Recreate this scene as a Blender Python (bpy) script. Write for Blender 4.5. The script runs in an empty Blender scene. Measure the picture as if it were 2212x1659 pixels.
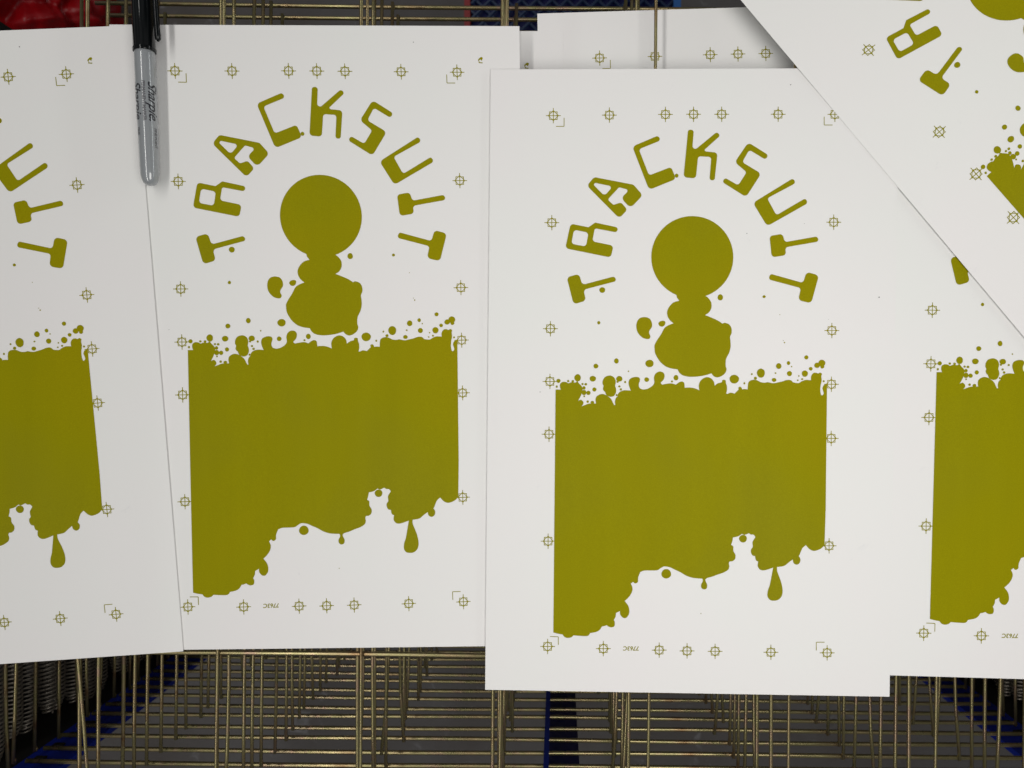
import bpy, bmesh, math, random
import numpy as np
from mathutils import Vector, Matrix, noise
from mathutils.geometry import tessellate_polygon
random.seed(7)
sc = bpy.context.scene
C = sc.collection

# ------------------------------------------------------------------ camera, world, lamps, exposure
F, CX, CY = 1640.0, 1106.0, 829.5        # focal length and centre in units of a 2212 px wide picture
S = 0.00088                              # metres per working millimetre
HC = 1500 * S                            # camera height over the floor
cam_d = bpy.data.cameras.new('camera'); cam = bpy.data.objects.new('camera', cam_d); C.objects.link(cam)
cam_d.sensor_fit = 'HORIZONTAL'; cam_d.sensor_width = 36; cam_d.lens = 36 * F / 2212
cam_d.clip_start = 0.02; cam_d.clip_end = 50
PX, PY = 1205.0, 835.0                   # point of the picture straight under the camera
cam.location = (0, 0, HC); cam_d.shift_x = (CX - PX) / 2212; cam_d.shift_y = (PY - CY) / 2212
cam_d.dof.use_dof = True; cam_d.dof.focus_distance = 592 * S; cam_d.dof.aperture_fstop = 11
sc.camera = cam
w = bpy.data.worlds.new('World'); sc.world = w; w.use_nodes = True
w.node_tree.nodes['Background'].inputs[0].default_value = (0.95, 0.97, 1.0, 1)
w.node_tree.nodes['Background'].inputs[1].default_value = 0.13
# the workshop round about: unevenly bright, as a room with shelves and pale walls is
_n = w.node_tree; _tc = _n.nodes.new('ShaderNodeTexCoord'); _nz = _n.nodes.new('ShaderNodeTexNoise'); _r = _n.nodes.new('ShaderNodeValToRGB')
_nz.inputs['Scale'].default_value = 2.2; _nz.inputs['Detail'].default_value = 3
_n.links.new(_tc.outputs['Generated'], _nz.inputs['Vector']); _n.links.new(_nz.outputs['Fac'], _r.inputs[0])
_r.color_ramp.elements[0].position = .38; _r.color_ramp.elements[0].color = (.12, .115, .11, 1)
_r.color_ramp.elements[1].position = .62; _r.color_ramp.elements[1].color = (1.75, 1.78, 1.8, 1)
_n.links.new(_r.outputs[0], _n.nodes['Background'].inputs[0])
def area(name, loc, target, sx, sy, power, col):
    d = bpy.data.lights.new(name, 'AREA'); d.shape = 'RECTANGLE'; d.size = sx; d.size_y = sy; d.energy = power; d.color = col
    o = bpy.data.objects.new(name, d); C.objects.link(o); o.location = loc
    v = Vector(target) - Vector(loc)
    z = -v.normalized(); x = Vector((0, 1, 0)).cross(z).normalized(); y = z.cross(x)      # long side along world Y
    o.rotation_euler = Matrix((x, y, z)).transposed().to_euler()
    return o
zt = HC - 594 * S
area('ceiling_tube_lamp', (-0.72, 0.0, zt + 1.8), (-0.70, 0.0, 0), 0.16, 3.4, 16.5, (1.0, 0.985, 0.95))
area('added_falloff_lamp', (0.20, -0.08, zt + 0.70), (0.18, -0.07, zt), 0.40, 0.48, 2.95, (1.0, 0.985, 0.95))  # added low lamp, there to make brightness fall off across the sheets
area('side_tube_lamp', (1.55, 0.55, zt + 0.50), (0, 0.2, zt), 0.10, 1.7, 3.4, (0.95, 1.0, 1.0))
sc.view_settings.view_transform = 'Standard'; sc.view_settings.look = 'None'
sc.view_settings.exposure = 0.0; sc.view_settings.gamma = 1.0; sc.view_settings.use_curve_mapping = False

# ------------------------------------------------------------------ coordinates
def ray(x, y):
    return Vector(((x - PX) / F, -(y - PY) / F, -1))
def P(x, y, d):                          # point seen at (x,y) lying d working mm under the camera
    r = ray(x, y); k = d * S / -r.z
    return Vector((r.x * k, r.y * k, HC - d * S))
TH = 0.010
def W(X, Y, d):                          # rack coordinates (mm, origin under the camera), d = depth
    c, s = math.cos(-TH), math.sin(-TH)
    return Vector(((X * c - Y * s) * S, (X * s + Y * c) * S, HC - d * S))

# ------------------------------------------------------------------ materials
def mat(name, base=(.5, .5, .5), rough=.5, metal=0., spec=.5):
    m = bpy.data.materials.new(name); m.use_nodes = True
    b = m.node_tree.nodes['Principled BSDF']
    b.inputs['Base Color'].default_value = (*base, 1); b.inputs['Roughness'].default_value = rough
    b.inputs['Metallic'].default_value = metal; b.inputs['Specular IOR Level'].default_value = spec
    return m, m.node_tree, b
def nz(nt, scale, detail=4, dist=0., rough=.5, coord='Object', vscale=None):
    tc = nt.nodes.new('ShaderNodeTexCoord'); n = nt.nodes.new('ShaderNodeTexNoise')
    n.inputs['Scale'].default_value = scale; n.inputs['Detail'].default_value = detail
    n.inputs['Distortion'].default_value = dist; n.inputs['Roughness'].default_value = rough
    if vscale:
        mp = nt.nodes.new('ShaderNodeMapping'); mp.inputs['Scale'].default_value = vscale
        nt.links.new(tc.outputs[coord], mp.inputs[0]); nt.links.new(mp.outputs[0], n.inputs['Vector'])
    else: nt.links.new(tc.outputs[coord], n.inputs['Vector'])
    return n.outputs['Fac']
def ramp(nt, fac, stops):
    r = nt.nodes.new('ShaderNodeValToRGB'); nt.links.new(fac, r.inputs[0]); e = r.color_ramp.elements
    while len(e) < len(stops): e.new(.5)
    for q, (p, c) in zip(e, stops): q.position = p; q.color = (*c, 1)
    return r.outputs[0]
def bump(nt, b, h, strength, dist):
    n = nt.nodes.new('ShaderNodeBump'); n.inputs['Strength'].default_value = strength; n.inputs['Distance'].default_value = dist
    nt.links.new(h, n.inputs['Height']); nt.links.new(n.outputs[0], b.inputs['Normal'])
def mixc(nt, fac, a, b):
    m = nt.nodes.new('ShaderNodeMix'); m.data_type = 'RGBA'
    nt.links.new(fac, m.inputs[0]); nt.links.new(a, m.inputs[6]); nt.links.new(b, m.inputs[7]); return m.outputs[2]

M_paper, nt, b = mat('white_paper', (.82, .81, .80), .62, 0, .35)
c1 = ramp(nt, nz(nt, 7, 3), [(.3, (.845, .818, .815)), (.7, (.828, .832, .808))])
c2 = ramp(nt, nz(nt, 34, 6, .6, .7), [(.66, (1, 1, 1)), (.78, (.90, .905, .92))])
mm = nt.nodes.new('ShaderNodeMix'); mm.data_type = 'RGBA'; mm.blend_type = 'MULTIPLY'; mm.inputs[0].default_value = 1
nt.links.new(c1, mm.inputs[6]); nt.links.new(c2, mm.inputs[7]); nt.links.new(mm.outputs[2], b.inputs['Base Color'])
bump(nt, b, nz(nt, 1500, 3), .10, .0002)
M_ink, nt, b = mat('olive_ink', (.3, .27, .004), .5, 0, .02)
g = nz(nt, 1300, 4, 0, .75)
c0 = ramp(nt, nz(nt, 5, 4, .8), [(.3, (.300, .257, .002)), (.5, (.278, .254, .0025)), (.7, (.256, .238, .007))])
st = ramp(nt, nz(nt, 9, 5, .3, .6, vscale=(5, .5, 1)), [(.3, (.975, .975, .975)), (.7, (1.025, 1.025, 1.025))])
m0 = nt.nodes.new('ShaderNodeMix'); m0.data_type = 'RGBA'; m0.blend_type = 'MULTIPLY'; m0.inputs[0].default_value = 1
nt.links.new(c0, m0.inputs[6]); nt.links.new(st, m0.inputs[7]); c1 = m0.outputs[2]
c2 = ramp(nt, g, [(.25, (.86, .86, .86)), (.62, (1.06, 1.06, 1.06)), (.75, (1.3, 1.3, 1.8))])
mm = nt.nodes.new('ShaderNodeMix'); mm.data_type = 'RGBA'; mm.blend_type = 'MULTIPLY'; mm.inputs[0].default_value = 1
nt.links.new(c1, mm.inputs[6]); nt.links.new(c2, mm.inputs[7]); nt.links.new(mm.outputs[2], b.inputs['Base Color'])
bump(nt, b, g, .12, .0002)
M_speck, _, _ = mat('grey_speck', (.12, .115, .11), .7)
M_wire, nt, b = mat('yellow_zinc_wire', (.5, .42, .2), .4, .85)
c1 = ramp(nt, nz(nt, 30, 3, 1.0), [(.26, (.25, .155, .075)), (.40, (.34, .265, .14)), (.54, (.31, .275, .13)), (.66, (.37, .25, .17)), (.8, (.23, .23, .11))])
nt.links.new(c1, b.inputs['Base Color'])
c2 = ramp(nt, nz(nt, 45, 2), [(.3, (.22,) * 3), (.75, (.38,) * 3)])
nt.links.new(c2, b.inputs['Roughness'])
M_spring, nt, b = mat('dark_spring_steel', (.36, .32, .27), .42, .7)
M_bracket, nt, b = mat('grey_bracket_steel', (.20, .18, .17), .5, .2)
M_blue, nt, b = mat('blue_enamel', (.004, .03, .30), .55, 0, .3)
nt.links.new(ramp(nt, nz(nt, 25, 5), [(.3, (.003, .018, .27)), (.7, (.004, .025, .38))]), b.inputs['Base Color'])
M_navy, nt, b = mat('navy_enamel', (.002, .005, .075), .5, 0, .3)
M_black, nt, b = mat('shade_black', (.016, .014, .013), .6, 0, .3)  # darkness of shaded gaps and openings, put in as plain black
M_floor, nt, b = mat('concrete', (.09, .085, .08), .6)
c1 = ramp(nt, nz(nt, 5, 8, .4, .6), [(.3, (.074, .062, .055)), (.7, (.115, .108, .108))])
c2 = ramp(nt, nz(nt, 16, 8, 1.2, .7), [(.60, (0, 0, 0)), (.72, (.16, .165, .18))])
mm = nt.nodes.new('ShaderNodeMix'); mm.data_type = 'RGBA'; mm.blend_type = 'ADD'; mm.inputs[0].default_value = .8
nt.links.new(c1, mm.inputs[6]); nt.links.new(c2, mm.inputs[7]); nt.links.new(mm.outputs[2], b.inputs['Base Color'])
bump(nt, b, nz(nt, 40, 8), .3, .003)
M_red, nt, b = mat('red_plastic', (.30, .0015, .005), .36, 0, .4)
M_redstrip, nt, b = mat('red_strip_plastic', (.25, .01, .012), .5)
M_mesh, nt, b = mat('blue_mesh_plastic', (.008, .025, .08), .4)
M_cap, nt, b = mat('black_glossy_plastic', (.003, .004, .0045), .12, 0, .32)
M_barrel, nt, b = mat('grey_glossy_plastic', (.36, .38, .40), .35, 0, .4)
b.inputs['Coat Weight'].default_value = 1; b.inputs['Coat Roughness'].default_value = .07; b.inputs['Coat IOR'].default_value = 1.8
nt.links.new(ramp(nt, nz(nt, 30, 5, .5), [(.35, (.275, .29, .305)), (.75, (.25, .265, .278))]), b.inputs['Base Color'])
M_pentext, _, _ = mat('black_marker_print', (.012, .012, .018), .35)
M_pensmall, _, _ = mat('grey_marker_print', (.10, .10, .11), .4)

# ------------------------------------------------------------------ object helpers
def link(o, parent=None):
    C.objects.link(o)
    if parent is not None:
        o.parent = parent; o.matrix_parent_inverse = Matrix.Identity(4)
        o.location = o.location - parent.location
    return o
def obj(name, verts, faces, m, parent=None, smooth=False, origin=None):
    me = bpy.data.meshes.new(name)
    o_ = Vector(origin) if origin is not None else (parent.location if parent is not None else Vector((0, 0, 0)))
    me.from_pydata([tuple(Vector(v) - o_) for v in verts], [], faces)
    me.materials.append(m)
    if smooth: me.polygons.foreach_set('use_smooth', [True] * len(me.polygons))
    me.update()
    o = bpy.data.objects.new(name, me); o.location = o_
    return link(o, parent)
def thing(name, loc, label, cat, group=None):
    o = bpy.data.objects.new(name, None); C.objects.link(o); o.location = loc
    o.empty_display_size = .02
    o['label'] = label; o['category'] = cat
    if group: o['group'] = group
    return o
def tube(pts, r, n=10, cap=True):
    V, Fc = [], []
    pts = [Vector(p) for p in pts]; N = len(pts)
    t0 = (pts[1] - pts[0]).normalized()
    up = Vector((0, 0, 1)) if abs(t0.z) < .9 else Vector((1, 0, 0))
    for i, p in enumerate(pts):
        t = (pts[min(i + 1, N - 1)] - pts[max(i - 1, 0)]).normalized()
        a = t.cross(up).normalized(); c = a.cross(t)
        rr = r[i] if isinstance(r, (list, tuple)) else r
        for k in range(n):
            an = 2 * math.pi * k / n
            V.append(p + (a * math.cos(an) + c * math.sin(an)) * rr)
    for i in range(N - 1):
        for k in range(n):
            Fc.append((i * n + k, i * n + (k + 1) % n, (i + 1) * n + (k + 1) % n, (i + 1) * n + k))
    if cap: Fc.append(tuple(range(n - 1, -1, -1))); Fc.append(tuple((N - 1) * n + k for k in range(n)))
    return V, Fc
def box_pts(fn, x0, x1, y0, y1, z0, z1):
    V = [fn(x, y, z) for z in (z0, z1) for y in (y0, y1) for x in (x0, x1)]
    return V, [(0, 1, 3, 2), (4, 6, 7, 5), (0, 4, 5, 1), (2, 3, 7, 6), (0, 2, 6, 4), (1, 5, 7, 3)]
def merge(*parts):
    V, Fc = [], []
    for v, f in parts:
        o = len(V); V += list(v); Fc += [tuple(i + o for i in q) for q in f]
    return V, Fc

# ------------------------------------------------------------------ setting
v, f = box_pts(lambda x, y, z: Vector((x, y, z)), -4, 4, -4, 4, -.05, 0)
o = obj('floor', v, f, M_floor); o['kind'] = 'structure'

# ------------------------------------------------------------------ drying rack
XS = [-509, -389, -278, -162, -49, 62, 176, 289, 398, 500]
XS0 = [-480, -369, -266, -152.5, -43, 74, 184.5, 300, 411, 500]
rack = thing('rack_frame', W(0, -372, 1500), 'blue enamelled upright posts of the drying rack holding the stacked wire shelves', 'rack frame')
for sx in (-1, 1):
    xa, xb = sorted((sx * 477, sx * 521))
    obj('post', *box_pts(W, xa, xb, -378, -372, 603, 1500), M_blue, rack)
    xa, xb = sorted((sx * 590, sx * 596))
    obj('side_shade_sheet', *box_pts(W, xa, xb, -378, 378, 603, 1500), M_black, rack)  # black sheet added behind the springs for the deep shade there
    xa, xb = sorted((sx * 521.01, sx * 596))
    obj('end_shade_sheet', *box_pts(W, xa, xb, -384, -378.01, 603, 1500), M_black, rack)  # black sheet added to fill the shaded gap beside the post
obj('back_strap', *box_pts(W, -10, 25, -378, -372, 603, 1500), M_navy, rack)
obj('front_strap', *box_pts(W, -10, -5, -358, -354, 640, 1500), mat('dark_blue_enamel', (.003, .016, .20), .5)[0], rack)

def helix(L, R, r, pitch, n=12, m=5):
    pts = []; T = int(L / pitch)
    for i in range(T * n + 1):
        a = 2 * math.pi * i / n; t = i / (T * n)
        rr = R * (1 - .55 * max(0, (t - .93) / .07)) * (1 - .3 * max(0, (.05 - t) / .05))
        pts.append(Vector((rr * math.cos(a), -L * t, rr * math.sin(a))))
    return tube([p * S for p in pts], r * S, m)
sv, sf = helix(222, 9.6, 1.1, 4.3)
spring_me = bpy.data.meshes.new('spring'); spring_me.from_pydata([tuple(p) for p in sv], [], sf); spring_me.materials.append(M_spring)
spring_me.polygons.foreach_set('use_smooth', [True] * len(spring_me.polygons)); spring_me.update()

ORD = ['first', 'second', 'third', 'fourth', 'fifth', 'sixth', 'seventh', 'eighth', 'ninth', 'tenth', 'eleventh', 'twelfth', 'thirteenth', 'fourteenth', 'fifteenth']
def shelf(k):
    d = 597.5 + 25.4 * k + (0 if k < 2 else random.uniform(-1.6, 1.6))
    if k == 0: lab = 'topmost gold wire shelf, the one the front prints and marker lie on'
    elif k == 1: lab = 'gold wire shelf just below the top one, carrying two half hidden prints'
    elif k < 5: lab = 'empty gold wire shelf, %s level down, its wires reaching past the bottom edge' % {2: 'third', 3: 'fourth', 4: 'fifth'}[k]
    elif k < 16: lab = 'empty gold wire shelf, its front rail the %s one up from the bottom edge' % ORD[k - 5]
    else: lab = 'deep gold wire shelf glimpsed in the gap under the two bright cross rods'
    t = thing('wire_shelf', W(0, 0, d), lab, 'wire shelf', 'wire shelves stacked in the drying rack')
    bow = random.uniform(-1.2, 1.2); sk = random.uniform(-1.2, 1.2)
    yf, yb = -363, 363
    rr = 2.2
    def rail(y, x0, x1, r, name, dz=0, am=1.):
        pts = []
        ph = random.uniform(0, 6)
        for i in range(25):
            x = x0 + (x1 - x0) * i / 24; u = x / 505
            pts.append(W(x, y + am * (bow * (1 - u * u) + sk * u + .45 * math.sin(x / 90 + ph)), d + dz + .5 * math.sin(x / 130 + ph)))
        v, f = tube(pts, r * S, 10); obj(name, v, f, M_wire, t, True)
    rail(yf, -505, 505, rr, 'front_rail', 3.2)
    rail(yb, -446, 505, rr * .9, 'rear_rail', 3.2)
    rail(-214 if k else -213.5, (-372 if k < 2 else -505), 505, 2.0, 'cross_rod', 3.2)
    rail(120, -440, 505, 1.5, 'cross_rod', 2.4)
    for i, x in enumerate(XS0 if k == 0 else XS):
        j = random.uniform(-4, 4) if k > 1 else random.uniform(-1, 1) * (k > 0)
        j2 = random.uniform(-2.5, 2.5) * (k > 0)
        y0, y1 = yf - 1.6, yb + 1.6
        if i == 0: y1 = 240
        pts = []
        if k == 0 and i == 1:              # the bent wire at the lower left
            pts = [W(-378, y1, d), W(-376, -100, d), W(-377, -205, d), W(-374, -235, d), W(-370, -275, d), W(-367, -310, d), W(-367, y0, d)]
        else:
            ph = random.uniform(0, 6); kink = random.choice((0, 0, 1)) * random.uniform(-6, 6) + random.uniform(-1, 1)
            for q in range(15):
                tt = q / 14; y = y0 + (y1 - y0) * tt
                bend = (kink * max(0, (-250 - y) / 113) ** 2) if k else 0
                pts.append(W(x + j + bend + j2 * (tt - .5) * 2 + .35 * math.sin(y / 70 + ph), y, d + .3 * math.sin(y / 90 + ph)))
        rw = 1.6 if k else 1.3
        v, f = tube(pts, rw * S, 10)
        if k:                                # weld bead where the wire meets the front rail
            e = pts[0] if pts[0].y < pts[-1].y else pts[-1]; e = e + Vector((0, 1.5 * S, -1.5 * S))
            v2, f2 = tube([e + Vector((random.uniform(-.3, .3) * S, u * S, 0)) for u in (-2.6, -1.9, 0, 1.6, 2.8)], [q * S for q in (.6, 1.7, 2.2 + random.uniform(-.2, .3), 1.8, 1.2)], 8)
            v, f = merge((v, f), (v2, f2))
        obj('wire', v, f, M_wire, t, True)
    if 5 <= k <= 17:
        for sx in (-1, 1):
            xa, xb = sorted((sx * 501, sx * 511))
            obj('slot', *box_pts(W, xa, xb, -371.8, -369.8, d - 4, d + 2), M_black, rack)  # solid black block, the shade inside the opening put in as colour
        for sx in (-1, 1):
            o = bpy.data.objects.new('spring', spring_me)
            o.location = W(sx * (564 + random.uniform(-3, 3)), -148 + random.uniform(-14, 8), d + 4) 
            o.rotation_euler = (0, random.uniform(0, 6), sx * -random.uniform(.0, .05) - TH)
            link(o, t)
            if True:
                X = sx * (549 + random.uniform(-1, 1)); a = random.uniform(-6, 6)
                v, f = box_pts(lambda x, y, z: W(X + x - sx * 8 * (y + 150) / 160., y, z), -3.2, 3.2, -310 + a, -140 + a, d + 6, d + 8)
                obj('spring_bracket', v, f, M_bracket, t)
    return t
for k in range(19): shelf(k)

# ------------------------------------------------------------------ the printed design, traced in the units of the front print
def tr(x0, y0, s): return lambda p: (x0 + p[0] / s, y0 + p[1] / s)
tA, tB, tC = tr(1179.5, 219.4, 3.36), tr(1152.1, 713.2, 6.72), tr(1481.2, 713.2, 6.72)
tD, tE, tF = tr(1152.1, 1097.2, 5.04), tr(1481.2, 1097.2, 5.04), tr(1371.5, 576.0, 6.72)
def fillet(pts, t, s):
    out = []; n = len(pts)
    for i in range(n):
        p = Vector(pts[i][:2]); a = Vector(pts[i - 1][:2]); c = Vector(pts[(i + 1) % n][:2]); r = pts[i][2]
        u = (a - p); v = (c - p); lu, lv = u.length, v.length; u.normalize(); v.normalize()
        ang = u.angle(v); dd = min(r / math.tan(ang / 2), lu * .49, lv * .49); r = dd * math.tan(ang / 2)
        bis = (u + v).normalized(); cen = p + bis * (r / math.sin(ang / 2))
        s0 = p + u * dd - cen; s1 = p + v * dd - cen
        a0 = math.atan2(s0.y, s0.x); a1 = math.atan2(s1.y, s1.x); da = (a1 - a0 + math.pi) % (2 * math.pi) - math.pi
        for k in range(7):
            q = a0 + da * k / 6; out.append((cen.x + r * math.cos(q), cen.y + r * math.sin(q)))
    return [t(q) for q in out]
def spline(pts, sub=5):                 # closed Catmull-Rom through the points, sharp where a third value is given
    n = len(pts); out = []
    for i in range(n):
        p1, p2 = Vector(pts[i][:2]), Vector(pts[(i + 1) % n][:2])
        p0 = p1 if len(pts[i]) > 2 else Vector(pts[i - 1][:2])
        p3 = p2 if len(pts[(i + 1) % n]) > 2 else Vector(pts[(i + 2) % n][:2])
        L = (p2 - p1).length
        def lim(v, a):
            return v if a.length < 1e-6 else v
        m1 = (p2 - p0) * .5; m2 = (p3 - p1) * .5
        if m1.length > L: m1 *= L / m1.length
        if m2.length > L: m2 *= L / m2.length
        ns = max(1, min(sub, int(L / 1.2)))
        for k in range(ns):
            t = k / ns
            h = (2 * t**3 - 3 * t**2 + 1) * p1 + (t**3 - 2 * t**2 + t) * m1 + (-2 * t**3 + 3 * t**2) * p2 + (t**3 - t**2) * m2
            out.append((h.x, h.y))
    return out
rj = random.Random(3)
def circ(x, y, r, n=0):
    n = n or max(10, min(64, int(r * 5)))
    a = rj.uniform(.93, 1.07) if r < 12 else 1.0; ph = rj.uniform(0, 6)
    return [(x + r * (a if r < 12 else 1) * math.cos(2 * math.pi * i / n) * (1 + (.03 * math.sin(3 * 2 * math.pi * i / n + ph) if r < 12 else 0)),
             y + r / a * math.sin(2 * math.pi * i / n)) for i in range(n)]
def cT(t, s, x, y, r): q = t((x, y)); return circ(q[0], q[1], r / s)

LET = {}
fA = lambda pts: fillet(pts, tA, 3.36)
lettering = [
 ([fA([(150,1275,28),(240,1250,28),(263,1330,25),(498,1268,20),(512,1303,20),(271,1366,25),(291,1445,28),(200,1472,28)])], 0),
 ([fA([(178,886,25),(308,912,8),(357,878,12),(524,914,20),(514,950,20),(354,920,15),(336,1014,22),(490,1046,25),(470,1132,25),(140,1065,25)]),
   fA([(203,930,22),(308,952,22),(290,1052,22),(184,1032,22)])], 0),
 ([fA([(350,548,28),(635,603,30),(702,680,28),(612,774,32),(545,700,30),(604,642,14),(530,622,14),(447,712,14),(490,750,14),(545,731,25),(590,785,22),(532,848,28),(296,610,30)]),
   fA([(356,590,12),(484,616,16),(425,685,24),(345,604,10)])], 0),
 ([fA([(626,326,30),(815,246,20),(832,282,20),(674,346,20),(748,536,20),(908,474,22),(944,562,25),(748,641,30)])], 0),
 ([fA([(1031,203,18),(1073,206,18),(1060,368,20),(1240,220,18),(1266,246,18),(1148,352,10),(1160,362,4),(1245,370,25),(1224,573,18),(1186,570,18),(1200,402,20),(1104,397,20),(1088,558,25),(998,550,25)])], 0),
 ([fA([(1468,296,30),(1614,388,20),(1594,422,20),(1475,350,20),(1424,440,22),(1562,522,28),(1452,693,28),(1280,585,18),(1298,552,18),(1395,608,20),(1456,512,20),(1370,440,30)])], 0),
 ([fA([(1502,735,30),(1795,555,20),(1812,592,20),(1606,702,18),(1672,825,20),(1885,700,20),(1900,738,22),(1605,905,30)])], 0),
 ([fA([(1622,975,25),(1716,960,25),(1734,1020,22),(1970,978,20),(1980,1016,20),(1736,1058,22),(1743,1115,25),(1638,1131,25)])], 0),
 ([fA([(1630,1250,18),(1866,1316,22),(1890,1236,28),(1981,1261,28),(1925,1464,28),(1830,1442,28),(1850,1354,20),(1612,1290,18)])], 0),
 ([cT(tA, 3.36, 948, 538, 14)], 1),
]
neck = spline([tF(p) + tuple(p[2:]) for p in [(600,400,1),(612,450),(645,493,1),(560,520),(500,580),(468,650),(475,720),(510,780),(560,823,1),(490,850),(430,890),(380,980),(320,1070),(285,1140),(285,1190),(295,1260),(340,1345),(380,1395),(450,1450),(530,1478),(620,1492,1),(650,1545),(700,1580),(780,1598),(880,1598),(1000,1582),(1110,1550,1),(1145,1590),(1195,1608),(1255,1590),(1310,1545),(1330,1490),(1318,1435),(1325,1340),(1370,1245),(1390,1160),(1388,1080),(1382,1020),(1405,960),(1400,890),(1370,840),(1310,815),(1270,826,1),(1200,780),(1100,735),(1018,703,1),(1075,665),(1110,600),(1108,520),(1070,460),(1018,418,1),(900,300,1),(700,300,1)]])
figure = [([cT(tA, 3.36, 1061.5, 1129, 298)], 0), ([neck], 1),
 ([spline([tF(p) for p in [(130,732),(75,745),(35,790),(20,860),(30,930),(60,985),(110,1030),(165,1050),(210,1045),(225,1010),(207,965),(212,930),(248,870),(245,810),(220,760),(180,738)]])], 0),
 ([spline([tF(p) for p in [(340,825),(365,795),(410,785),(440,800),(435,845),(400,870),(360,862)]])], 0)]
for x, y, r in [(408,1368,21),(1265,1421,21),(1583,1416,11),(383,1605,12),(1697,1547,3)]: figure.append(([cT(tA, 3.36, x, y, r)], 0))

B_ = [(322,862,1),(398,862,1),(385,820),(392,775),(430,750),(480,755),(510,770),(550,757),(610,760),(640,745),(665,775),(700,812),(718,850),(702,900),(695,940),(650,1027,1),(690,1010),(725,1040),(725,1075),(697,1105,1),(740,1090),(800,1068),(860,1065),(910,1063,1),(902,1010),(920,960),(980,928),(1040,935),(1090,965),(1130,1000),(1160,1060),(1172,1086,1),(1190,1087,1),(1183,1040),(1195,990),(1220,962,1),(1235,915),(1275,885),(1330,872),(1415,877,1),(1392,820),(1382,755),(1405,705),(1470,680),(1530,685),(1550,720),(1530,790),(1545,840),(1590,860),(1650,853),(1720,815),(1755,765),(1750,690),(1775,630),(1830,600),(1885,615),(1905,660),(1890,720),(1850,765),(1872,790,1),(1940,778),(2010,773),(2070,792,1),(2110,760),(2155,745),(2190,765),(2197,835,1)]
C_ = [(60,833),(130,843),(198,873,1),(190,800),(215,735),(270,692),(325,683),(375,705),(410,750),(420,805,1),(470,770),(525,755),(528,730),(550,720),(580,730),(583,765),(598,810),(600,870),(588,918,1),(605,925),(650,908),(712,920,1),(745,885),(768,865),(765,835),(790,820),(815,840),(818,860,1),(850,855),(900,860,1),(903,800),(920,745),(970,722),(1030,725),(1090,755),(1150,762),(1190,755),(1270,770),(1340,758),(1400,745),(1460,725),(1510,722),(1540,735),(1560,757),(1640,767),(1680,745),(1740,722),(1820,727,1),(1820,670),(1850,625),(1890,617),(1925,628),(1950,615),(1978,635),(1970,665),(1975,730),(1960,800),(1955,880),(1965,935),(1980,947),(2003,920),(1995,880),(1985,840),(2005,800),(2035,787),(2052,790,1)]
E_ = [(1525,0,1),(1512,405,1),(1470,445),(1400,468),(1350,450),(1308,405,1),(1270,440),(1240,510),(1232,525,1),(1250,560),(1240,600),(1208,618),(1175,600),(1165,562,1),(1120,595),(1070,632),(995,643,1),(997,690),(1030,780),(1050,850),(1055,920),(1040,970),(1005,1002),(960,1010),(915,1000),(890,960),(895,900),(915,840),(935,740),(952,650,1),(900,668),(850,680),(810,672),(785,640),(785,610),(790,585,1),(765,570),(755,525,1),(725,515),(710,480),(712,450),(730,425),(728,370),(760,318,1),(740,293),(710,290),(688,275,1),(670,283),(640,295,1),(612,283,1),(570,310),(515,322,1),(510,355),(495,403,1),(518,420),(520,470),(542,510),(538,555),(510,580),(480,582,1),(470,600),(475,640),(460,675),(410,705),(350,725),(290,748),(230,765),(215,780),(218,800),(235,840),(228,875),(200,888),(172,872),(168,835),(185,800),(180,772),(140,768),(70,760),(0,735)]
D_ = [(1600,700),(1540,672),(1490,648),(1430,637),(1395,650),(1350,678),(1280,681),(1210,682),(1165,698,1),(1145,745),(1140,775),(1138,805),(1110,823),(1085,805,1),(1062,825,1),(1080,870),(1072,920),(1040,970),(995,1013,1),(1030,1060),(1045,1110),(1040,1160),(1010,1197),(975,1195),(945,1160),(943,1122,1),(900,1145,1),(895,1185),(877,1220,1),(888,1250),(880,1290),(845,1300),(815,1290),(800,1277,1),(770,1287),(748,1290,1),(720,1330),(680,1352),(618,1363,1),(605,1385),(580,1396),(500,1393),(438,1387,1),(415,1408),(375,1416),(340,1405),(317,1378,1),(270,1370),(217,1356,1)]
poly = [tB(p) + tuple(p[2:]) for p in B_] + [tC(p) + tuple(p[2:]) for p in C_] + [tE(p) + tuple(p[2:]) for p in E_] + [tD(p) + tuple(p[2:]) for p in D_]
splat = [([spline(poly, 4)], 0),
 ([spline([tB(p) for p in [(1095,660),(1040,680),(1008,730),(1005,780),(1018,810),(1010,850),(1025,885),(1040,895),(1060,942),(1095,962),(1135,968),(1175,950),(1200,900),(1200,850),(1188,810),(1197,750),(1180,695),(1140,665)]])], 1)]
ii = 0
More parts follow.
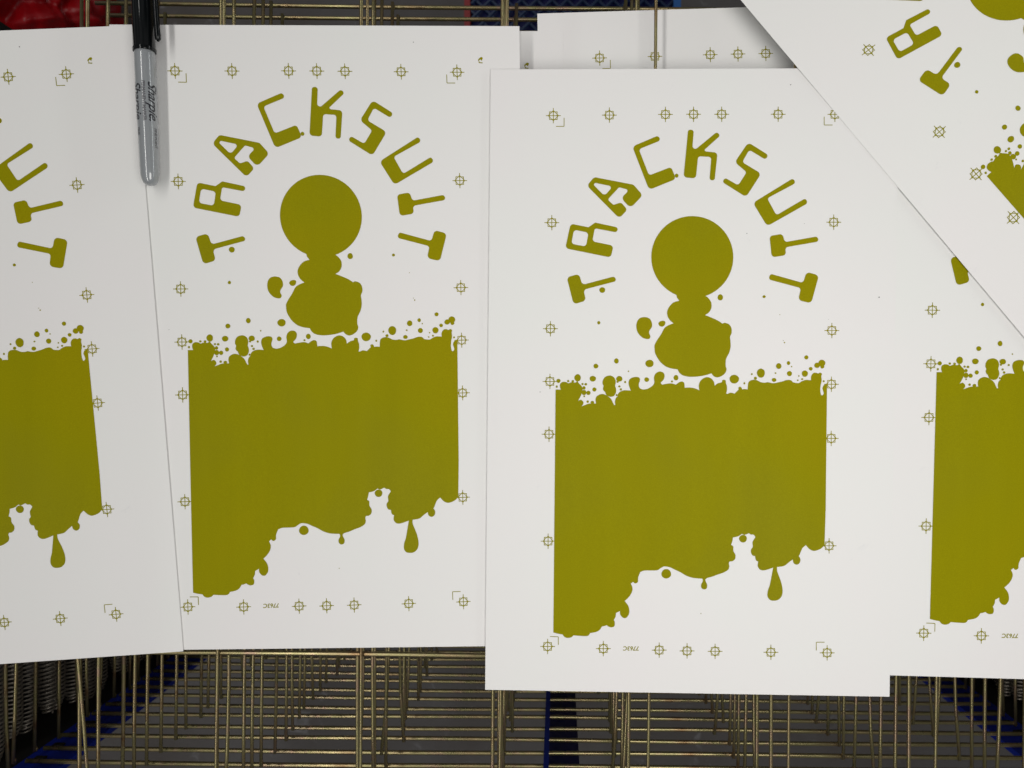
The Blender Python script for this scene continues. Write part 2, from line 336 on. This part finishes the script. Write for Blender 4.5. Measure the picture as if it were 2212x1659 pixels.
for t_, L in ((tB, [(365,736,30),(340,821,17),(506,739,17),(573,742,19),(643,692,50),(908,522,35),(1206,447,36),(1381,597,11),(1687,484,57),(863,705,44),(714,782,16),(761,785,19),(735,838,24),(735,905,37),(800,910,31),(739,961,13),(886,862,30),(789,1038,18),(857,1050,25),(1248,706,43),(1222,750,16),(1333,753,16),(1248,817,16),(1270,860,18),(1210,942,15),(1645,718,34),(2071,690,37),(2013,745,15)]),
              (tC, [(705,711,66),(960,638,14),(1012,698,22),(1092,624,62),(852,771,15),(1351,521,41),(1304,623,13),(1283,723,31),(1493,478,27),(1538,529,10),(1507,631,37),(1643,665,11),(1627,728,12),(1691,711,15),(1730,631,46),(1752,395,30),(1816,561,27),(1907,511,40),(1977,479,50),(1983,530,28),(2004,742,15),(1416,150,6),(1434,180,10)]),
              (tr(1152.1, 1097.2, 5.04), [(1447,717,52)]), (tr(1481.2, 1097.2, 5.04), [(624,335,42),(166,1150,5)])):
    for x, y, r in L:
        s = 5.04 if len(L) < 3 else 6.72
        splat.append(([cT(t_, s, x, y, r)], 2 + ii % 4)); ii += 1
def bar(x0, y0, x1, y1, wd):
    v = Vector((x1 - x0, y1 - y0)); n = Vector((-v.y, v.x)).normalized() * wd / 2
    return [(x0 + n.x, y0 + n.y), (x1 + n.x, y1 + n.y), (x1 - n.x, y1 - n.y), (x0 - n.x, y0 - n.y)]
def regmark(x, y):
    L = 1.5; h = 8.2; dd = 11.3; out = []
    out.append(([bar(x - 16, y, x + 16, y, L)], 0)); out.append(([bar(x, y - 16.5, x, y + 16.5, L)], 1))
    sq = lambda a: [(x - a, y - a), (x + a, y - a), (x + a, y + a), (x - a, y + a)]
    di = lambda a: [(x - a, y), (x, y - a), (x + a, y), (x, y + a)]
    out.append(([sq(h + .75), sq(h - .7)], 2)); out.append(([di(dd + .7), di(dd - 1.15)], 3))
    for q in range(4):
        c, s = round(math.cos(q * math.pi / 2)), round(math.sin(q * math.pi / 2))
        tri = [(dd, 0), (h, 3.0), (h, -3.0)]
        out.append(([[(x + a * c - b_ * s, y + a * s + b_ * c) for a, b_ in tri]], 4))
    return out
MARK = {'top': [(1195.3,249.8),(1316.4,248.6),(1437.5,247.1),(1498.2,246.8),(1559,246.8),(1681,246.8),(1803.5,247)],
        'left': [(1192,481),(1189,710),(1188,824),(1186,938),(1184,1169),(1183,1396.5)],
        'right': [(1801,480),(1797,714),(1796,830),(1795.6,947),(1791,1179),(1786.8,1410.3)],
        'bottom': [(1303.3,1401.2),(1424,1404.4),(1484.2,1406.1),(1544.7,1407),(1665.3,1409.1)]}
marks = [regmark(*p) for L in MARK.values() for p in L]
corners = []
for (cx, cy), (hx, hy), (vx, vy) in [((1218.5,273),(1201,273),(1218.5,254.5)), ((1780.4,270),(1798.5,270),(1780.4,252)), ((1206,1375.6),(1188,1375),(1206,1392.8)), ((1763.3,1387.3),(1781.2,1387.3),(1763.3,1405))]:
    corners.append([([bar(hx, hy, cx, cy, 1.5)], 0), ([bar(vx, vy, cx, cy, 1.5)], 1)])
snail = [([spline([(1856 + a / 5.76, 221 + b_ / 5.76) for a, b_ in [(-14,-22),(0,-36),(20,-38),(31,-26),(22,-8),(17,8),(11,2),(2,-8),(-13,-2),(-16,12),(-10,22),(5,26),(26,27),(25,38),(5,37),(-25,33),(-19,20),(-29,5),(-29,-8)]], 3)], 0)]
def text_mesh(txt, size, shear=0.0, spacing=1.0, bold=0.0):
    cu = bpy.data.curves.new('t', 'FONT'); cu.body = txt; cu.size = size; cu.shear = shear; cu.space_character = spacing
    cu.align_x = 'CENTER'; cu.align_y = 'CENTER'; cu.resolution_u = 4; cu.offset = bold
    o = bpy.data.objects.new('t', cu); C.objects.link(o)
    dg = bpy.context.evaluated_depsgraph_get(); me = bpy.data.meshes.new_from_object(o.evaluated_get(dg))
    V = [v.co.copy() for v in me.vertices]; Fc = [tuple(p.vertices) for p in me.polygons]
    bpy.data.objects.remove(o); bpy.data.curves.remove(cu); bpy.data.meshes.remove(me)
    return V, Fc
tv, tf = text_mesh('7763C', 12.6, .12, 1.02, .28)
code_mesh = ([(1363.5 - v.x, 1400.3 + v.y) for v in tv], tf)   # y runs down in design space: turned through 180 degrees

STEP = 20.0
def tess(shapes, raw=None):
    """flat polygons (with holes) cut along a grid so they can follow a bent sheet; returns (x, y, layer) points and faces"""
    V, Fc = [], []
    for loops, lay in shapes:
        tris = tessellate_polygon([[Vector((x, y, 0)) for x, y in L] for L in loops])
        flat = [p for L in loops for p in L]
        xs = [p[0] for p in flat]; ys = [p[1] for p in flat]
        if max(xs) - min(xs) < 26 and max(ys) - min(ys) < 36:
            o = len(V); V += [(x, y, lay) for x, y in flat]; Fc += [tuple(o + i for i in t) for t in tris]; continue
        bm = bmesh.new(); bv = [bm.verts.new((x, y, 0)) for x, y in flat]
        for t in tris:
            try: bm.faces.new([bv[i] for i in t])
            except ValueError: pass
        for ax, lo, hi in ((0, min(xs), max(xs)), (1, min(ys), max(ys))):
            g0 = math.ceil(lo / STEP) * STEP
            while g0 < hi:
                co = (g0, 0, 0) if ax == 0 else (0, g0, 0); no = (1, 0, 0) if ax == 0 else (0, 1, 0)
                bmesh.ops.bisect_plane(bm, geom=bm.verts[:] + bm.edges[:] + bm.faces[:], plane_co=co, plane_no=no, dist=1e-4)
                g0 += STEP
        bm.verts.index_update(); o = len(V)
        V += [(v.co.x, v.co.y, lay) for v in bm.verts]; Fc += [tuple(o + v.index for v in fc.verts) for fc in bm.faces]
        bm.free()
    if raw:
        o = len(V); V += [(x, y, 0) for x, y in raw[0]]; Fc += [tuple(i + o for i in q) for q in raw[1]]
    return V, Fc
DES = [('letter', tess([q])) for q in lettering[:3]] + [('letter', tess([lettering[3], lettering[9]]))] + [('letter', tess([q])) for q in lettering[4:9]]
DES += [('round_figure', tess(figure[:2])), ('splatter', tess(splat))] + [('ink_drop', tess([q])) for q in figure[2:]]
DES += [('registration_mark', tess(q)) for q in marks] + [('corner_mark', tess(q)) for q in corners]
DES += [('ink_code', tess([], code_mesh)), ('ink_spot', tess(snail))]

def homog(src, dst):
    src = np.array(src, float); dst = np.array(dst, float)
    def norm(p):
        c = p.mean(0); s = 1 / (np.abs(p - c).mean() + 1e-9); return np.array([[s, 0, -s * c[0]], [0, s, -s * c[1]], [0, 0, 1]])
    Ta, Tb = norm(src), norm(dst); A = []
    for (x, y), (u, v) in zip(src, dst):
        x, y, _ = Ta @ (x, y, 1); u, v, _ = Tb @ (u, v, 1)
        A.append([x, y, 1, 0, 0, 0, -u * x, -u * y, -u]); A.append([0, 0, 0, x, y, 1, -v * x, -v * y, -v])
    H = np.linalg.svd(np.array(A))[2][-1].reshape(3, 3); H = np.linalg.inv(Tb) @ H @ Ta
    def f(x, y):
        q = H @ (x, y, 1); return q[0] / q[2], q[1] / q[2]
    return f
def affine(src, dst, similar=False):
    src = np.array(src, float); dst = np.array(dst, float)
    if similar:
        A = []; B = []
        for (x, y), (u, v) in zip(src, dst): A += [[x, -y, 1, 0], [y, x, 0, 1]]; B += [u, v]
        a, b_, c, d = np.linalg.lstsq(np.array(A), np.array(B), rcond=None)[0]
        return lambda x, y: (a * x - b_ * y + c, b_ * x + a * y + d)
    A = np.c_[src, np.ones(len(src))]; K = np.linalg.lstsq(A, dst, rcond=None)[0]
    return lambda x, y: tuple(np.array([x, y, 1]) @ K)
def poly2(src, dst):
    h = homog(src, dst)
    src_ = np.array(src, float); res = np.array(dst, float) - np.array([h(*p) for p in src])
    bas = lambda x, y: np.array([1, (x - 1490) / 300, (y - 820) / 500, ((x - 1490) / 300) ** 2, (x - 1490) * (y - 820) / 150000, ((y - 820) / 500) ** 2, ((y - 820) / 500) ** 3])
    K = np.linalg.lstsq(np.array([bas(*p) for p in src_]), res, rcond=None)[0]
    return lambda x, y: tuple(np.array(h(x, y)) + bas(x, y) @ K)

def gb(x, y):    # gentle waviness shared by the sheets lying on one another
    return .9 * math.sin(x / 210 + .6) * math.cos(y / 330) + .5 * math.sin((x + y) / 190)
def sheet(label, cornersimg, fmap, zf, specks=(), parts=None, ymax=9999):
    tl, tr_, br, bl = [Vector(c) for c in cornersimg]
    origin = P(*((tl + br) / 2), zf(*((tl + br) / 2)))
    t = thing('art_print', origin, label, 'print', 'screen prints laid out on the drying rack')
    nx = max(6, int((tr_ - tl).length / STEP)); ny = max(6, int((bl - tl).length / STEP))
    V = []; Fc = []
    for lay in (0, 1):
        for j in range(ny + 1):
            for i in range(nx + 1):
                a = i / nx; b_ = j / ny
                q = (tl * (1 - a) + tr_ * a) * (1 - b_) + (bl * (1 - a) + br * a) * b_
                V.append(P(q.x, q.y, zf(q.x, q.y) + lay * .28))
    w_ = nx + 1; off = w_ * (ny + 1)
    for j in range(ny):
        for i in range(nx):
            a = j * w_ + i; Fc.append((a, a + w_, a + w_ + 1, a + 1)); a += off; Fc.append((a, a + 1, a + w_ + 1, a + w_))
    rim = [i for i in range(nx + 1)] + [j * w_ + nx for j in range(1, ny + 1)] + [ny * w_ + i for i in range(nx - 1, -1, -1)] + [j * w_ for j in range(ny - 1, 0, -1)]
    for a, b_ in zip(rim, rim[1:] + rim[:1]): Fc.append((a, b_, b_ + off, a + off))
    obj('paper', V, Fc, M_paper, t)
    for nm, (dv, df) in DES:
        if parts and nm not in parts: continue
        pts = []; vis = False
        for x, y, lay in dv:
            u, v = fmap(x, y); vis = vis or (-900 < u < 3100 and -900 < v < 2500)
            pts.append(P(u, v, zf(u, v) - .13 - .012 * lay))
        if not vis or min(fmap(x, y)[1] for x, y, _ in dv) > ymax: continue
        # drop faces lying well outside the sheet's visible surroundings is not needed: whole design stays printed
        obj(nm, pts, df, M_ink, t)
    if specks:
        V = []; Fc = []
        for x, y, r in specks:
            o = len(V); n = 7
            for i in range(n):
                a = 6.283 * i / n; u, v = x + r * math.cos(a) * 1.2, y + r * math.sin(a)
                V.append(P(u, v, zf(u, v) - .10))
            Fc.append(tuple(range(o, o + n)))
        obj('specks', V, Fc, M_speck, t)
    return t

allm = MARK['top'] + MARK['left'] + MARK['right'] + MARK['bottom']
S2dst = [(376.5,152.5),(500.5,152.5),(623.5,153.5),(684.5,154),(746,154.5),(867,155.2),(988,156),
         (384,391),(393,624),(394,740),(394,855),(399,1084),(406,1310),
         (992,391),(995,621),(997,734),(998,847),(1000,1074),(1002,1302),
         (526,1311),(645,1309),(705,1308),(765,1307),(884,1304)]
m2 = poly2(allm, S2dst)
m1 = homog([(1681,246.8),(1803.5,247)] + MARK['right'] + [(1665.3,1409.1),(1544.7,1407)] + [(1713.7,390.5),(1764.3,515.5),(1664.6,597.4)],
           [(20,167),(147,160),(167,400),(189,637),(199,754),(207,870),(230,1101),(252,1327),(131,1336),(11,1345),(65.5,310.9),(131,438.6),(35.7,527)])
m3 = lambda x, y: (x, y)
s6 = [(1189,710),(1188,824),(1186,938),(1184,1169),(1183,1396.5),(1303.3,1401.2)]
d6 = [(2013,669),(2010,786),(2009,903),(2002,1137),(1994,1367),(2120,1373.5)]
m6 = affine(s6, d6)
m4 = affine([(1195.3,249.8),(1316.4,248.6),(1437.5,247.1),(1498.2,246.8),(1559,246.8)], [(1295.4,125),(1414.7,122),(1534,118.7),(1594.3,116.7),(1654.3,115)], True)
m5 = lambda x, y: (1137.4 + (x - 1856) * .97, 141.9 + (y - 221) * .97)
m7 = homog([(1232.5,483.1),(1221.2,536.4),(1319.4,556.3),(1224.1,598.9),(1329.8,602.4),(1495.4,555.4),(1495.4,555.4),(1390.8,702.5),(1192,481),(1189,710),(1188,824),(1186,938),(1301,626.5),(1293.5,697),(1287.2,790.9),(1247.8,816.2)],
            [(1915.3,76.3),(1938.4,128),(2035.2,76.3),(1984.7,174.3),(2075.5,108),(2175.3,-42.5),(2175.3,-42.5),(2193.5,145.2),(1877.6,106.2),(2029,287.5),(2105.2,378.2),(2181.3,469.5),(2067.3,144.7),(2107.4,205.5),(2193.5,245.1),(2149.2,330.5)])
# lower shelf sheets
zl = 597.5 + 25.4 - 1.3
sheet('lower print behind the front one, crossed by a single gold wire near the top',
      [(1160.6, 29.3), (2032, 3), (2062, 1335), (1190, 1370)], m4, lambda x, y: zl - 1.2 + .3 * gb(x, y),
      parts=('registration_mark', 'corner_mark', 'letter'), ymax=420)
sheet('lower print mostly hidden, just its upper right corner with an ink spot showing',
      [(345, 70), (1217, 66.7), (1222, 1390), (348, 1392)], m5, lambda x, y: zl - 1.8 + .3 * gb(x, y),
      parts=('registration_mark', 'ink_spot'), ymax=420)
# top shelf sheets
sheet('fully visible print second from the left, lying to the right of the marker',
      [(236, 53), (1122, 56.5), (1136, 1395), (269, 1405)], m2, lambda x, y: 594.6 + gb(x, y), specks=[(893, 91, 1), (350, 883, .8), (365, 712, .6)])
sheet('tilted leftmost print cut by the left edge, the marker lying over its right side',
      [(-593, 90), (285.5, 54.7), (396, 1407), (-480, 1468)], m1, lambda x, y: 593.85 + gb(x, y) - .8 * math.exp(-((x - 350) / 60) ** 2), specks=[(42, 101, 1.2)])
sheet('rightmost upright print partly under the front one and cut by the right edge',
      [(1893, 98), (2790, 95), (2745, 1482), (1858, 1457)], m6, lambda x, y: 593.9 + gb(x, y))
sheet('fully visible front print right of centre, its bottom edge lowest of all',
      [(1060, 150), (1943, 147), (1921.5, 1505), (1048, 1490)], m3, lambda x, y: 592.2 + gb(x, y),
      specks=[(1899, 642, 1.3), (1708, 183, 1.1), (1166.7, 846.7, .9), (1613.4, 504.2, .9), (1737.5, 483, .6), (1790, 690, .5), (1514, 1325, .8)])
def z7(x, y):
    d = ((x - 1600) * .768 - y * .64)     # distance in from the slanting edge
    return 591.75 + gb(x, y) - .075 * max(d, 0) - .03 * max(0, 250 - y) * math.exp(-((x - 1640) / 500) ** 2) * .35
def back(u, v):                           # place a design point with the fitted map
    return m7(u, v)
e0, e1 = (1600.0, 0.0), (2212.0, 728.0)
dirv = Vector((e1[0] - e0[0], e1[1] - e0[1])).normalized(); nrm = Vector((dirv.y, -dirv.x))
tlp = Vector(e0) - dirv * 305
sheet('slanting print lying on top, turned forty degrees across the upper right corner',
      [tuple(tlp), tuple(tlp + nrm * 905), tuple(tlp + nrm * 905 + dirv * 1400), tuple(tlp + dirv * 1400)], m7, z7)

# ------------------------------------------------------------------ marker
zb = 591.6
pa, pb = (303.2, -92), (325.0, 401)
RT = 21.2 / 2.78
A0 = P(*pa, zb - RT - .9); A1 = P(*pb, zb - RT * .93 - .9)
ax = (A1 - A0); LN = ax.length / S; ax.normalize()
side = Vector((ax.y, -ax.x, 0)).normalized()      # to the viewer's left of the barrel
if side.x > 0: side = -side
upv = ax.cross(side).normalized()
if upv.z < 0: upv = -upv
pen = thing('marker', A0, 'grey marker with black clipped cap lying across the seam of the two left prints', 'marker')
def lathe(prof, n=56):                    # (distance along the barrel in mm, radius in mm)
    V, Fc = [], []
    for s_, r in prof:
        for k in range(n):
            a = 2 * math.pi * k / n
            V.append(A0 + ax * s_ * S + (side * math.cos(a) + upv * math.sin(a)) * r * S)
    for i in range(len(prof) - 1):
        for k in range(n):
            Fc.append((i * n + k, i * n + (k + 1) % n, (i + 1) * n + (k + 1) % n, (i + 1) * n + k))
    Fc.append(tuple(range(n))); Fc.append(tuple((len(prof) - 1) * n + k for k in range(n - 1, -1, -1)))
    return V, Fc
ys = lambda y: (y - pa[1]) / (pb[1] - pa[1]) * LN
c = ys(113.5)
barrel_prof = [(c - 6, 7.1)] + [(c + .3, 7.25), (c + .8, 7.5)]
def brad(s_):
    t = (s_ - c) / (LN - c); r = 7.55 - .9 * t ** 1.6
    return r
s_ = c + 3
while s_ < LN - 13: barrel_prof.append((s_, brad(s_))); s_ += 4
for q in range(0, 15):
    a = q / 14 * math.pi / 2
    barrel_prof.append((LN - 12.5 + 12.5 * math.sin(a), max(.15, brad(LN - 12) * math.cos(a) ** .62)))
v, f = lathe(barrel_prof); obj('barrel', v, f, M_barrel, pen, True)
cap = [(-16, 5.2), (-14, 6.2), (-8, 6.6), (8, 6.95), (26, 7.35), (c - 3.4, 7.85), (c - 2.9, 8.15), (c - 2.2, 8.3), (c - 1.6, 7.95), (c - 1.0, 8.2), (c - .3, 8.1), (c - .1, 7.6)]
v, f = lathe(cap); capo = obj('cap', v, f, M_cap, pen, True)
def seg(p, q, ra, rb, n=9):
    pts = [p.lerp(q, i / (n - 1)) for i in range(n)]
    return tube(pts, [ra + (rb - ra) * i / (n - 1) for i in range(n)], 12)
rt = -side
def Q(s_, x, h): return A0 + ax * s_ * S + rt * x * S + upv * h * S
tip = ys(92)
pts = [Q(-6, 7.0, 2.0), Q(6, 10.0, 2.6), Q(18, 11.2, 3.0), Q(tip - 10, 11.9, 3.0), Q(tip - 4, 12.0, 2.6), Q(tip - 1, 12.0, 2.3), Q(tip + .8, 12.0, 2.2)]
v, f = tube(pts, [2.4 * S, 2.4 * S, 2.2 * S, 2.1 * S, 2.3 * S, 2.0 * S, .5 * S], 16)
obj('clip', v, f, M_cap, pen, True)
def wraptext(txt, size, s_mid, phi, m, name, shear=0., spacing=1.0, flat=1.0, bold=.12):
    tv, tf = text_mesh(txt, size, shear, spacing, bold)
    bm = bmesh.new(); bv = [bm.verts.new((v.x, v.y, 0)) for v in tv]
    for q in tf:
        try: bm.faces.new([bv[i] for i in q])
        except ValueError: pass
    ylo, yhi = min(v.y for v in tv), max(v.y for v in tv)
    g = ylo + .5
    while g < yhi:
        bmesh.ops.bisect_plane(bm, geom=bm.verts[:] + bm.edges[:] + bm.faces[:], plane_co=(0, g, 0), plane_no=(0, 1, 0), dist=1e-5); g += .5
    bm.verts.index_update(); V = []
    for q in bm.verts:
        s_ = s_mid + q.co.x; r = brad(s_) + .05
        an = math.radians(phi) + q.co.y * flat / r      # angle from straight up towards the viewer's right
        V.append(A0 + ax * s_ * S + (rt * math.sin(an) + upv * math.cos(an)) * r * S)
    F_ = [tuple(v.index for v in fc.verts) for fc in bm.faces]; bm.free()
    obj(name, V, F_, m, pen)
wraptext('Sharpie.', 10.2, ys(224), 62, M_pentext, 'marker_lettering', .45, .95)
wraptext('FINE POINT', 3.2, ys(302), 74, M_pensmall, 'marker_lettering', .0, .9)
wraptext('PERMANENT', 3.4, ys(207), 12, M_pensmall, 'marker_lettering', .0, .9)
wraptext('MARKER', 3.4, ys(250), 12, M_pensmall, 'marker_lettering', .0, .9)
wraptext('Sharpie', 10.2, ys(220), -34, M_pentext, 'marker_lettering', .45, .95)
wraptext('FINE', 3.2, ys(288), -34, M_pensmall, 'marker_lettering', .0, .9)

# ------------------------------------------------------------------ things on the floor seen through the rack
def crumple(cx, cy, d, rx, ry, rz, seed):
    bm = bmesh.new(); bmesh.ops.create_icosphere(bm, subdivisions=6, radius=1)
    V = []
    for v in bm.verts:
        p = v.co.copy(); q = p * 2.0 + Vector((seed, 0, 0))
        dist, _ = noise.voronoi(q * .9); e = dist[1] - dist[0]
        dist2, _ = noise.voronoi(q * 2.1); e2 = dist2[1] - dist2[0]
        k = 1 + .75 * min(e, .38) - .2 + .22 * min(e2, .3) + .12 * noise.noise(q * 1.3)
        V.append(Vector((p.x * rx * k, p.y * ry * k, max(p.z * k, -.95) * rz)))
    Fc = [tuple(x.index for x in fc.verts) for fc in bm.faces]; bm.free()
    c0 = P(cx, cy, d); return [c0 + v * S for v in V], Fc
v, f = crumple(35, 15, 1330, 150, 150, 150, 3.1)
o = obj('plastic_bag', v, f, M_red, None, True, origin=P(40, 10, 1480)); o['label'] = 'crumpled glossy red plastic bag on the floor under the upper left corner'; o['category'] = 'bag'
# blue mesh basket
d0 = 1180
def G(px, py, d): return P(px, py, d)
u0, u1, v0, v1 = 1017, 1461, -60, 86
bas = thing('mesh_basket', P(1240, 10, 1495), 'dark blue basket with a diamond mesh top below the upper edge of the rack', 'basket')
a0, a1 = P(u0, v1, d0), P(u1, v0, d0)
def BX(x, y, z): return Vector((x, y, z))
v, f = box_pts(BX, a0.x, a1.x, a0.y, a1.y, .01, a0.z - .012); obj('basket_body', v, f, M_navy, bas)
parts = []; st = .021
W_, H_ = a1.x - a0.x, a1.y - a0.y
k = -H_
n = 0
def clipseg(x0, y0, x1, y1):
    # clip a 45 degree segment to the rectangle
    t0, t1 = 0., 1.
    dx, dy = x1 - x0, y1 - y0
    for p, q in ((-dx, x0), (dx, W_ - x0), (-dy, y0), (dy, H_ - y0)):
        if abs(p) < 1e-9:
            if q < 0: return None
            continue
        r = q / p
        if p < 0: t0 = max(t0, r)
        else: t1 = min(t1, r)
    return None if t0 >= t1 else (x0 + dx * t0, y0 + dy * t0, x0 + dx * t1, y0 + dy * t1)
while k < W_:
    for sgn in (0, 1):
        s4 = clipseg(k, 0, k + H_, H_) if sgn == 0 else clipseg(k + H_, 0, k, H_)
        if s4:
            z = a0.z - .003 - .002 * sgn
            parts.append(tube([Vector((a0.x + s4[0], a0.y + s4[1], z)), Vector((a0.x + s4[2], a0.y + s4[3], z))], .0022, 6))
    k += st
v, f = merge(*parts); obj('mesh_lid', v, f, M_mesh, bas)
v, f = box_pts(BX, a1.x - .004, a1.x + .006, a0.y, a1.y, .01, a0.z + .002); obj('basket_rim', v, f, mat('bright_blue_plastic', (.02, .12, .38), .4)[0], bas)
v, f = box_pts(BX, a0.x - .009, a0.x - .001, a0.y, a1.y, .01, a0.z); obj('red_edge', v, f, M_redstrip, bas)
